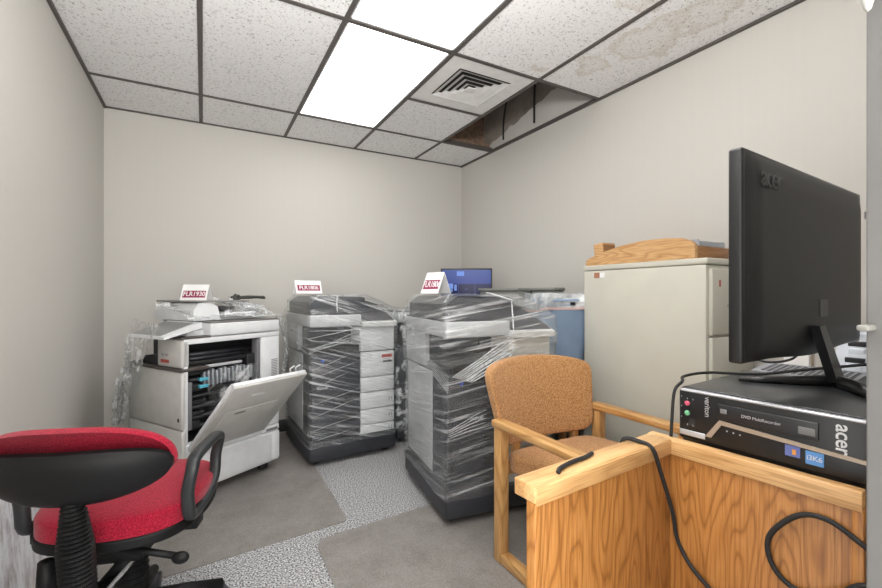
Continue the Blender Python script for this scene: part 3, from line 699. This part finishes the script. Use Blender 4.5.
# ------------------------------------------------------------------ wooden armchair
OAK_C = oak('oak_chair', 'Z', (.56, .31, .11), (.36, .17, .05), (.66, .40, .17), rs=6)
OAK_CY = oak('oak_chair_rail', 'Y', (.56, .31, .11), (.36, .17, .05), (.66, .40, .17), rs=6)
m, t, b = nmat('tan_tweed'); L = t.links.new
tc = N(t, 'ShaderNodeTexCoord'); v = N(t, 'ShaderNodeTexNoise'); v.inputs['Scale'].default_value = 210; v.inputs['Detail'].default_value = 2; L(tc.outputs['Object'], v.inputs['Vector'])
r = ramp(t, [(.3, (.24, .105, .035)), (.5, (.46, .235, .095)), (.72, (.62, .37, .18))]); L(v.outputs['Fac'], r.inputs[0]); L(r.outputs[0], b.inputs['Base Color'])
b.inputs['Roughness'].default_value = .95; b.inputs['Specular IOR Level'].default_value = .1; b.inputs['Sheen Weight'].default_value = .2
bp = N(t, 'ShaderNodeBump'); bp.inputs['Strength'].default_value = .4; bp.inputs['Distance'].default_value = .002; L(v.outputs['Fac'], bp.inputs['Height']); L(bp.outputs[0], b.inputs['Normal'])
M_tan = m
T = thing('armchair', 'oak armchair with tan tweed seat and curved back, behind the desk panel', 'chair', (1.420, 1.275, .005), 0)
for s in (-1, 1):
    x0 = s * .30 - .022 if s > 0 else -.30 - .022
    x1 = x0 + .044
    fr_ = mb(OAK_C).box(x0, .185, 0, x1, .235, .575, .004).build('leg', T)
    fr_ = mb(OAK_C).box(x0, -.26, .0, x1, -.21, .575, .004).build('leg', T)
    mb(OAK_CY).box(x0, -.21, .002, x1, .185, .045, .004).build('floor_rail', T)
    mb(OAK_CY).box(x0 - .008, -.29, .57, x1 + .008, .245, .602, .008).build('armrest', T)
def seatf(u, v):
    a = (u - .5) * 2; c_ = (v - .5) * 2
    return a, c_
def pad(hx, hy, th, nu=24, nv=24, crown=.02, pw=.10):
    """rounded cushion: closed superellipsoid-like box"""
    b2 = bmesh.new(); bmesh.ops.create_cube(b2, size=2); bmesh.ops.subdivide_edges(b2, edges=b2.edges[:], cuts=nu, use_grid_fill=True)
    for v_ in b2.verts:
        x, y, z = v_.co
        n4 = (abs(x) ** 8 + abs(y) ** 8 + abs(z) ** 8) ** (1 / 8.); x, y, z = x / n4, y / n4, z / n4
        X_, Y_, Z_ = x * hx, y * hy, z * th
        if z > 0: Z_ += crown * (1 - x * x) * (1 - y * y)
        v_.co = (X_, Y_, Z_)
    return b2
st = mb(M_tan); t_ = pad(.262, .27, .045, 20, crown=.02); bmesh.ops.transform(t_, matrix=Matrix.Translation((0, -.02, .425)) @ Matrix.Rotation(R(-4), 4, 'X') @ Matrix.Identity(4), verts=t_.verts[:]); st._add(t_, True); st.build('seat', T)
mb(OAK_CY).box(-.278, -.20, .345, .278, -.17, .385, .003).box(-.278, .225, .35, .278, .255, .40, .003).build('stretcher', T)
# curved back cushion
bk = mb(M_tan); t_ = pad(.296, .170, .030, 22, crown=.01)
for v_ in t_.verts:
    x, y, z = v_.co
    w_ = 1 + .02 * (y / .155)
    w_ = 1 + .085 * min(1, max(-1, y / .155)); x *= w_
    hgt = y + (.02 * (1 - (x / .265) ** 2) if y > 0 else -.006 * (1 - (x / .265) ** 2))
    # lean back
    v_.co = (x - .012, .285 + .28 * (hgt + .17) - z - .9 * x * x, .648 + hgt)
bk._add(t_, True); bk.build('backrest', T)
for x in (-.20, .165): mb(OAK_C).box(x, .245, .38, x + .035, .275, .56, .003).build('back_post', T)

# ------------------------------------------------------------------ desk (panels, shelf edge, top)
OAK_P = oak('oak_panel', 'Z', (.44, .19, .048), (.20, .068, .013), (.50, .235, .07), off=(.3, .2, .1), rs=15)
OAK_PX = oak('oak_edge_x', 'X', (.64, .38, .16), (.46, .24, .09), (.72, .46, .22), rs=16, ring=False)
OAK_PY = oak('oak_edge_y', 'Y', (.64, .38, .16), (.46, .24, .09), (.72, .46, .22), rs=16, ring=False)
D = thing('desk', 'oak corner desk with a raised edge and grained vertical panels, nearest the door', 'desk', (.931, .600, 0), 5)
mb(OAK_P).box(-.434, .002, 0, .0, .020, .79, .001).build('modesty_panel', D)
mb(OAK_P).box(.001, -.312, 0, .020, .020, .79, .001).build('modesty_panel', D)
mb(OAK_PX).box(-.438, .0, .79, .0, .050, .82, .002).build('edge_shelf', D)
mb(OAK_PX).box(-.436, -.003, .786, -.003, .003, .818, .001).build('trim_strip', D)
mb(OAK_PY).box(-.002, -.318, .79, .020, .055, .82, .002).build('edge_rail', D)
mb(OAK_PY).box(-.004, -.318, .786, .001, .0, .818, .001).build('trim_strip', D)
mb(OAK_P).box(-.003, -.320, .0, .021, -.305, .79, .002).build('corner_stile', D)
mb(OAK_P).box(-.438, -.001, .0, -.424, .02, .79, .001).build('corner_stile', D)
mb(mat('desk_laminate', (.52, .30, .12), .45)).box(.020, -.40, .765, .95, .015, .790, .002).build('desk_top', D)
mb(OAK_P).box(.90, -.38, 0, .92, .0, .765, .001).build('support_panel', D)

def dloc(x, y, z): return D.matrix_basis @ Vector((x, y, z))
bpy.context.view_layer.update()
def on_desk(name, label, cat, x, y, z, yaw=0):
    p = Matrix.Translation((.931, .6, 0)) @ Matrix.Rotation(R(5), 4, 'Z') @ Vector((x, y, z)); return thing(name, label, cat, p, 5 + yaw)
# ---- computer lying on its side
PC = on_desk('desktop_computer', 'black desktop computer lying flat on the oak desk', 'computer', .026, 0, .790)
PL = .322
pcm = mat('pc_top_metal', (.055, .058, .062), .30, metal=.3)
mb(pcm).box(.016, -PL, .012, .38, -.004, .146, .005).build('case', PC)
mb(M_satin).box(.0, -PL, .030, .02, -.004, .142, .006).build('front_bezel', PC)
for (x, y) in ((.05, -.04), (.05, -.28), (.33, -.04), (.33, -.28)): mb(M_rubber).box(x - .012, y - .012, 0, x + .012, y + .012, .014, .002).build('foot', PC)
mb(M_silver).box(-.001, -PL + .003, .137, .014, -.008, .1435, .003).build('silver_edge', PC)
fx = -.0025
mb(mat('drive_black', (.02, .02, .022), .3)).box(fx, -.255, .092, .004, -.085, .124, .002).build('disc_drive', PC)
mb(M_grey).box(fx - .001, -.105, .105, .0, -.092, .115, .001).build('drive_badge', PC)
mb(M_grey).box(fx - .001, -.250, .098, .0, -.225, .112, .001).build('eject_button', PC)
text('DVD MultiRecorder', 'lettering', PC, .0085, fm((0, -1, 0), (0, 0, 1), (fx - .0006, -.165, .108)), M_silver)
mb(M_black).box(fx, -.245, .075, .0, -.215, .081, .001).build('card_slot', PC)
text('acer', 'lettering', PC, .032, fm((0, 0, -1), (0, -1, 0), (-.0012, -.288, .103)), M_white, .0006, True)
text('veriton', 'lettering', PC, .016, fm((0, 0, -1), (0, -1, 0), (-.0012, -.066, .112)), M_silver, .0006)
s_ = mb(M_brass)
s_.prism([(-.318, .0685), (-.318, .0755), (-.090, .0890), (-.062, .048), (-.074, .048), (-.094, .080)], lambda u, v, w: Vector((-.003 * (1 - w), u, v))).build('gold_stripe', PC)
mb(M_silver).box(-.003, -.062, .040, .0, -.008, .052, .001).build('silver_strip', PC)
for (y, z, mt) in ((-.024, .112, mat('jack_pink', (.7, .12, .2), .4)), (-.024, .090, mat('jack_green', (.2, .55, .3), .4))):
    mb(mt).tube([(-.003, y, z), (.0, y, z)], .0055, 14).build('audio_jack', PC)
q = mb(mat('tiny_print', (.3, .3, .32), .5))
for z in (.124, .102, .078): q.box(-.001, -.012, z, .0, -.010, z + .003)
for y in (-.024, -.036): q.box(-.001, y - .001, .121, .0, y + .001, .124).box(-.001, y - .001, .062, .0, y + .001, .066)
q.build('port_marks', PC)
q = mb(M_black)
for z in (.060, ): q.box(-.001, -.040, .062, .0, -.028, .078)
q.build('usb_port', PC)
mb(mat('badge_blue', (.10, .28, .62), .35)).box(-.0028, -.262, .046, .0, -.236, .070).build('blue_sticker', PC)
q = mb(mat('badge_blue2', (.12, .16, .42), .35)).box(-.0028, -.228, .052, .0, -.205, .072).build('small_sticker', PC)
mb(mat('badge_orange', (.7, .3, .06), .4)).box(-.0034, -.222, .056, -.0028, -.216, .066).build('sticker_mark', q)
text('i3K6', 'lettering', PC, .013, fm((0, -1, 0), (0, 0, 1), (-.0032, -.249, .058)), M_white, .0003)
q = mb(M_silver)
for y in (-.105, -.117, -.129): q.ell((-.002, y, .070 - (y + .105) * -.06), .001, .0018, .0018, 8)
q.build('indicator_light', PC)
q = mb(M_black)
for k in range(60): q.box(.010, -PL + .006 + .0052 * k, .1425, .016, -PL + .009 + .0052 * k, .1445)
q.build('vent_slots', PC)

# ---- monitor standing on the computer (seen from behind)
MO = thing('monitor', 'large black flat monitor seen from behind, standing on the desktop computer', 'monitor', (1.25, .466, .936), 4)
M_shell = mat('monitor_shell', (.013, .0135, .0145), .42, spec=.35, nscale=3, namt=.05)
MWd, z0, z1 = .363, .080, .492
b_ = mb(M_shell)
def shell(u, v):
    x = -MWd + .004 + (2 * MWd - .008) * u; z = z0 + .003 + (z1 - z0 - .006) * v
    e = min(u, 1 - u) * 2 * MWd; f_ = min(v, 1 - v) * (z1 - z0)
    d_ = .030 * min(1, e / .05) ** .5 * min(1, f_ / .05) ** .5
    zz = z - .012 * math.exp(-((u - .5) / .25) ** 2) * (1 - v) ** 6
    return Vector((x, -.008 - d_ * .45, zz))
b_.grid(shell, 60, 40)
b_.build('back_shell', MO)
mb(M_satin).box(-MWd, -.010, z0, MWd, .016, z1, .005).build('bezel', MO)
mb(mat('lcd_glass', (.008, .008, .01), .12)).box(-MWd + .012, .0158, z0 + .02, MWd - .012, .0170, z1 - .012).build('screen', MO)
text('acer', 'lettering', MO, .060, fm((1, 0, 0), (0, 0, 1), (-.270, -.0245, .440)), mat('logo_dark', (.035, .035, .037), .35), .0006)
mb(mat('sticker_grey', (.3, .3, .3), .5)).box(.345, -.0235, .42, .355, -.021, .44).build('sticker', MO)
mb(mat('spec_label', (.055, .055, .058), .4)).box(.0, -.0235, .16, .05, -.0215, .20).build('label', MO)
ns = mb(M_satin)
ns.prism([(-.026, 0), (.030, 0), (.012, 1), (-.026, 1)], lambda u, v, w: Vector((u + .02 - .05 * v, -.055 + .018 * w + .018 * v, .012 + .13 * v)))
ns.build('stand_neck', MO)
f_ = mb(M_satin)
f_.tube([(.05, -.05, .010), (.03, -.04, .011), (-.02, .0, .010), (-.06, .05, .008), (-.105, .102, .006)], [.014, .015, .012, .009, .005], 10)
f_.tube([(.05, -.03, .010), (.02, -.05, .011), (-.03, -.09, .012), (-.075, -.122, .011)], [.014, .016, .015, .012], 10)
f_.build('stand_foot', MO)

# ---- things behind the computer
kb = on_desk('telephone', 'pale grey desk telephone with large keys behind the monitor stand', 'telephone', .62, -.14, .79)
mb(mat('phone_body', (.50, .53, .58), .45)).prism([(0, 0), (.20, 0), (.20, .24), (.16, .25), (0, .03)], lambda u, v, w: Vector((u, -.17 + .20 * w, v))).build('housing', kb)
for r_ in range(5):
    for c_ in range(3):
        zz = .05 + .045 * r_; xx = zz / 1.38 - .018
        mb(mat('phone_key', (.74, .79, .86), .35)).box(xx - .006, -.15 + c_ * .058, zz - .012, xx + .012, -.15 + c_ * .058 + .038, zz + .014, .005).build('key', kb)
        mb(M_black).box(xx - .024, -.153 + c_ * .058, zz - .027, xx + .02, -.15 + c_ * .058 + .040, zz - .0125, .002).build('key_shadow', kb)  # black bar below each key stands in for its shadow
sp_ = on_desk('keyboard', 'grey perforated keyboard behind the desktop computer', 'keyboard', .43, -.06, .79)
mb(mat('kb_grey', (.26, .27, .29), .45)).prism([(0, 0), (0, .125), (.03, .140), (.16, .150), (.17, 0)], lambda u, v, w: Vector((u, -.15 + .22 * w, v))).build('housing', sp_)
q = mb(M_dark)
for i in range(14):
    for j in range(7): q.box(.04 + .016 * j, -.14 + .014 * i, .1400 + .0012 * j, .048 + .016 * j, -.132 + .014 * i, .1425 + .0012 * j)
q.build('grille', sp_)
bx_ = on_desk('document_box', 'white paper box on the desk behind the monitor', 'box', .83, -.02, .79)
mb(M_paper).box(0, 0, 0, .06, .07, .20, .002).build('box_body', bx_)
mb(mat('box_tape', (.45, .36, .25), .5)).box(.02, -.001, .0, .04, .071, .2005).build('tape', bx_)

# ---- cables
def cable(name, pts, r_, label, m_=None, n=10):
    P = [Matrix.Translation((.931, .6, 0)) @ Matrix.Rotation(R(5), 4, 'Z') @ Vector(p) for p in pts]
    o = mb(m_ or M_rubber).tube(spline(P, n), r_, 8).build(name); return tag(o, label, 'cable')
M_cab = mat('cable_grey', (.035, .035, .04), .4)
cable('power_cable', [(-.10, .058, .78), (-.105, .05, .824), (-.09, .02, .8245), (-.085, -.006, .815), (-.06, -.01, .76), (-.015, -.012, .66), (.0, -.014, .60), (-.008, -.045, .56), (-.008, -.087, .529), (-.008, -.15, .49), (-.008, -.2, .30), (-.01, -.18, .01)], .0045, 'dark cable hanging down the front of the oak panel from its top edge')
cable('power_cable', [(-.365, .012, .8248), (-.352, .020, .8248), (-.325, .026, .8250), (-.295, .029, .8250), (-.265, .030, .8248), (-.235, .036, .8245)], .0042, 'short black cable curving along the left top edge of the desk')
cable('power_cable', [(-.012, -.40, .69), (-.010, -.322, .735), (-.008, -.276, .757), (-.008, -.235, .748), (-.008, -.195, .70), (-.008, -.188, .66), (-.008, -.205, .625), (-.008, -.24, .612), (-.010, -.29, .640), (-.010, -.33, .672), (-.012, -.42, .66)], .0048, 'looped dark cable hanging against the oak panel at the right')
cable('video_cable', [(.014, .008, .80), (.016, .006, .86), (.020, .002, .925), (.05, .0, .944), (.12, .03, .944), (.22, .02, .944), (.30, -.06, .944), (.34, -.15, .965), (.38, -.30, 1.0), (.40, -.40, 1.02)], .0035, 'black cable running over the computer top and past the monitor stand')
cable('video_cable', [(.36, -.01, 1.00), (.36, -.02, .985), (.36, -.06, .970), (.36, -.115, .985), (.33, -.15, 1.03)], .003, 'thin black cable drooping below the back of the monitor')

# ---- door jamb hardware
T = thing('door_latch', 'small off-white latch sticking out of the door frame at monitor height', 'latch', (.50, .143, 1.121), 0)
mb(mat('latch_ivory', (.20, .195, .175), .5)).box(-.018, -.004, -.0025, .004, .004, .0025, .0015).build('latch_bar', T)
T = thing('door_hook', 'rounded white hook on the door frame in the top right corner', 'hook', (.50, .14, 1.40), 0)
hkm = mat('hook_white', (.5, .5, .46), .3)
mb(hkm).ell((-.016, 0, .018), .008, .006, .034, 16).build('hook_body', T)

# ------------------------------------------------------------------ framed picture leaning on left wall
T = thing('framed_picture', 'large framed grey and violet painting leaning on the left wall behind the red chair', 'picture', (XL + .045, 1.98, .0), 0)
Mp = Matrix.Rotation(R(-4), 4, 'Y')
m, t, b = nmat('painting'); L = t.links.new
tc = N(t, 'ShaderNodeTexCoord'); mp = N(t, 'ShaderNodeMapping'); mp.inputs['Scale'].default_value = (1, 3.2, 1.2); L(tc.outputs['Object'], mp.inputs[0])
v = N(t, 'ShaderNodeTexNoise'); v.inputs['Scale'].default_value = 6; v.inputs['Detail'].default_value = 7; v.inputs['Roughness'].default_value = .7; L(mp.outputs[0], v.inputs['Vector'])
r = ramp(t, [(.30, (.24, .20, .21)), (.42, (.52, .48, .50)), (.52, (.78, .78, .82)), (.7, (.88, .89, .92))]); L(v.outputs['Fac'], r.inputs[0]); L(r.outputs[0], b.inputs['Base Color']); b.inputs['Roughness'].default_value = .3
mb(m).box(-.006, -.44, .012, .004, .44, .545, M=Mp).build('painting', T)
fo = mat('frame_oak', (.36, .18, .07), .4)
mb(fo).box(-.010, -.46, .0, .014, .46, .018, .002, M=Mp).box(-.010, -.46, .540, .014, .46, .558, .002, M=Mp).box(-.010, -.46, .0, .014, -.44, .558, .002, M=Mp).box(-.010, .442, .0, .014, .46, .558, .002, M=Mp).build('frame', T)

# ------------------------------------------------------------------ red task chair
m, t, b = nmat('red_fabric'); L = t.links.new
tc = N(t, 'ShaderNodeTexCoord'); v = N(t, 'ShaderNodeTexNoise'); v.inputs['Scale'].default_value = 330; v.inputs['Detail'].default_value = 2; L(tc.outputs['Object'], v.inputs['Vector'])
r = ramp(t, [(.3, (.14, .003, .010)), (.55, (.31, .007, .027)), (.75, (.45, .03, .055))]); L(v.outputs['Fac'], r.inputs[0]); L(r.outputs[0], b.inputs['Base Color'])
b.inputs['Roughness'].default_value = .9; b.inputs['Sheen Weight'].default_value = .15; b.inputs['Specular IOR Level'].default_value = .15
bp = N(t, 'ShaderNodeBump'); bp.inputs['Strength'].default_value = .5; bp.inputs['Distance'].default_value = .002; L(v.outputs['Fac'], bp.inputs['Height']); L(bp.outputs[0], b.inputs['Normal'])
M_red = m
RC = thing('office_chair', 'red fabric swivel chair with black back shell and loop arms, in the left corner', 'chair', (-.205, 1.73, .005), -18)
M_cs = mat('chair_shell', (.006, .006, .0065), .5, spec=.22, bump=.25, bscale=420)
t_ = pad(.222, .235, .036, 20, crown=.022)
def squircle(v_, hx_, hy_):
    x, y = v_.co.x / hx_, v_.co.y / hy_
    v_.co.x *= math.sqrt(max(0, 1 - .34 * y * y)); v_.co.y *= math.sqrt(max(0, 1 - .34 * x * x))
for v_ in t_.verts: squircle(v_, .222, .235); v_.co.z += .478; v_.co.x += .012
s_ = mb(M_red); s_._add(t_, True); s_.build('seat', RC)
t_ = pad(.226, .239, .020, 16, crown=0)
for v_ in t_.verts: squircle(v_, .226, .239); v_.co.z += .438; v_.co.x += .012
s_ = mb(M_cs); s_._add(t_, True); s_.build('seat_shell', RC)
# back: leaf-shaped shell facing the camera, cushion on the far side
def leaf(u, v, th, grow=1.0):
    a = u * 2 * math.pi; ca, sa = math.cos(a), math.sin(a)
    x = math.copysign(abs(ca) ** .85, ca) * .235 * grow * v
    z = math.copysign(abs(sa) ** .9, sa) * ((.075 if sa > 0 else .075) if grow == 1.0 else (.128 if sa > 0 else .07)) * v
    return x, z
BM = Matrix.Translation((-.008, -.335, .668)) @ Matrix.Rotation(R(-2), 4, 'Z') @ Matrix.Rotation(R(14), 4, 'X')
def shellf(u, v, s=-1, th=.02, grow=1.0, back=.0):
    x, z = leaf(u, v, th, grow); curve = 1.1 * x * x
    return BM @ Vector((x, curve + back + s * th * (1 - v ** 4), z))
s_ = mb(M_cs); s_.grid(lambda u, v: shellf(u, v, -1, .022, 1.0, 0), 64, 16, closeu=True); s_.grid(lambda u, v: shellf(u, 1, 1, 0, 1.0, .016 * v), 64, 2, closeu=True); s_.grid(lambda u, v: shellf(u, v, 1, .004, 1.0, .016), 64, 6, closeu=True)
s_.build('back_shell', RC)
s_ = mb(M_red)
s_.grid(lambda u, v: shellf(u, v, 1, .040, .99, .038), 64, 18, closeu=True)
s_.grid(lambda u, v: BM @ (Vector((0, 0, .0)) + (BM.inverted() @ shellf(u, 1, 1, 0, .99 + .03 * math.sin(math.pi * v), .014 + .026 * v))), 64, 8, closeu=True)
s_.build('backrest', RC)
# bellows on back stem
def bell(p0, p1, r0, r1, rings, name, mt):
    p0, p1 = Vector(p0), Vector(p1); pts, rs = [], []
    for k in range(rings * 2 + 1):
        u = k / (rings * 2); pts.append(p0.lerp(p1, u)); rs.append((r0 * (1 - u) + r1 * u) * (1.04 if k % 2 else .84))
    o = mb(mt).tube(pts, rs, 24).build(name, RC)
    for f in o.data.polygons: f.use_smooth = False
bell((.008, -.315, .63), (.015, -.315, .49), .022, .040, 13, 'bellows', M_cs)
bell((.015, -.315, .49), (.022, -.31, .335), .040, .038, 13, 'bellows', M_cs)
mb(M_chrome).box(.02, -.32, .32, .06, -.08, .345, .006).tube([(-.03, -.31, .33), (.065, -.31, .33)], .012).build('steel_bracket', RC)
mb(M_cs).box(-.09, -.14, .335, .09, .14, .40, .012).build('tilt_mechanism', RC)
bell((0, 0, .34), (0, 0, .12), .045, .050, 11, 'gas_lift_cover', M_cs)
mb(M_cs).tube([(.05, -.17, .395), (.12, -.18, .388), (.20, -.19, .372)], .010, 10).ell((.218, -.195, .367), .024, .014, .018).build('lever', RC)
mb(M_cs).tube([(-.12, -.20, .40), (-.12, -.20, .29)], [.02, .026]).build('knob', RC)
for k in range(5):
    a = R(28 + 72 * k); d_ = Vector((math.cos(a), math.sin(a), 0))
    lg = mb(M_cs).tube([d_ * .03 + Vector((0, 0, .12)), d_ * .15 + Vector((0, 0, .10)), d_ * .27 + Vector((0, 0, .075))], [.03, .026, .018], 12).build('base_leg', RC)
    pr_ = Vector((-d_.y, d_.x, 0)); cc = d_ * .27 + Vector((0, 0, .03))
    mb(M_dark).tube([cc - pr_ * .022, cc + pr_ * .022], .029, 16).tube([cc + Vector((0, 0, .02)), cc + Vector((0, 0, .05))], .01).build('caster', lg)
# loop arms
M_arm = mat('arm_plastic', (.02, .022, .024), .38, spec=.4, bump=.2, bscale=400)
for s in (-1, 1):
    x = s * .215 + .012
    lp = [(-.158, -.01), (-.165, .07), (-.165, .15), (-.14, .185), (-.03, .192), (.06, .188), (.095, .165), (.098, .09), (.085, .02), (.04, -.02), (-.05, -.04), (-.135, -.038)]
    P = [Vector((x + s * .012 * (q[1] > .1), q[0], .492 + .80 * q[1])) for q in lp]
    P = spline(P + [P[0]], 5)
    t2 = MB().use(M_arm)
    # flat loop band
    n_ = len(P) - 1
    def band(u, v, P=P, n_=n_):
        i = min(int(round(u * n_)), n_) % n_
        p = P[i]; d_ = (P[(i + 1) % n_] - P[i - 1]).normalized(); ax = Vector((1, 0, 0)); nn = d_.cross(ax).normalized()
        a = v * 2 * math.pi
        return p + ax * .018 * math.copysign(abs(math.cos(a)) ** .7, math.cos(a)) + nn * .0145 * math.copysign(abs(math.sin(a)) ** .7, math.sin(a))
    t2.grid(band, n_, 14, closeu=True); am = t2.build('armrest', RC)
    mb(M_cs).box(min(x, x - s * .10), -.12, .408, max(x, x - s * .10), -.06, .423, .004).box(x - .01, -.12, .408, x + .01, -.06, .475, .004).build('arm_bracket', am)
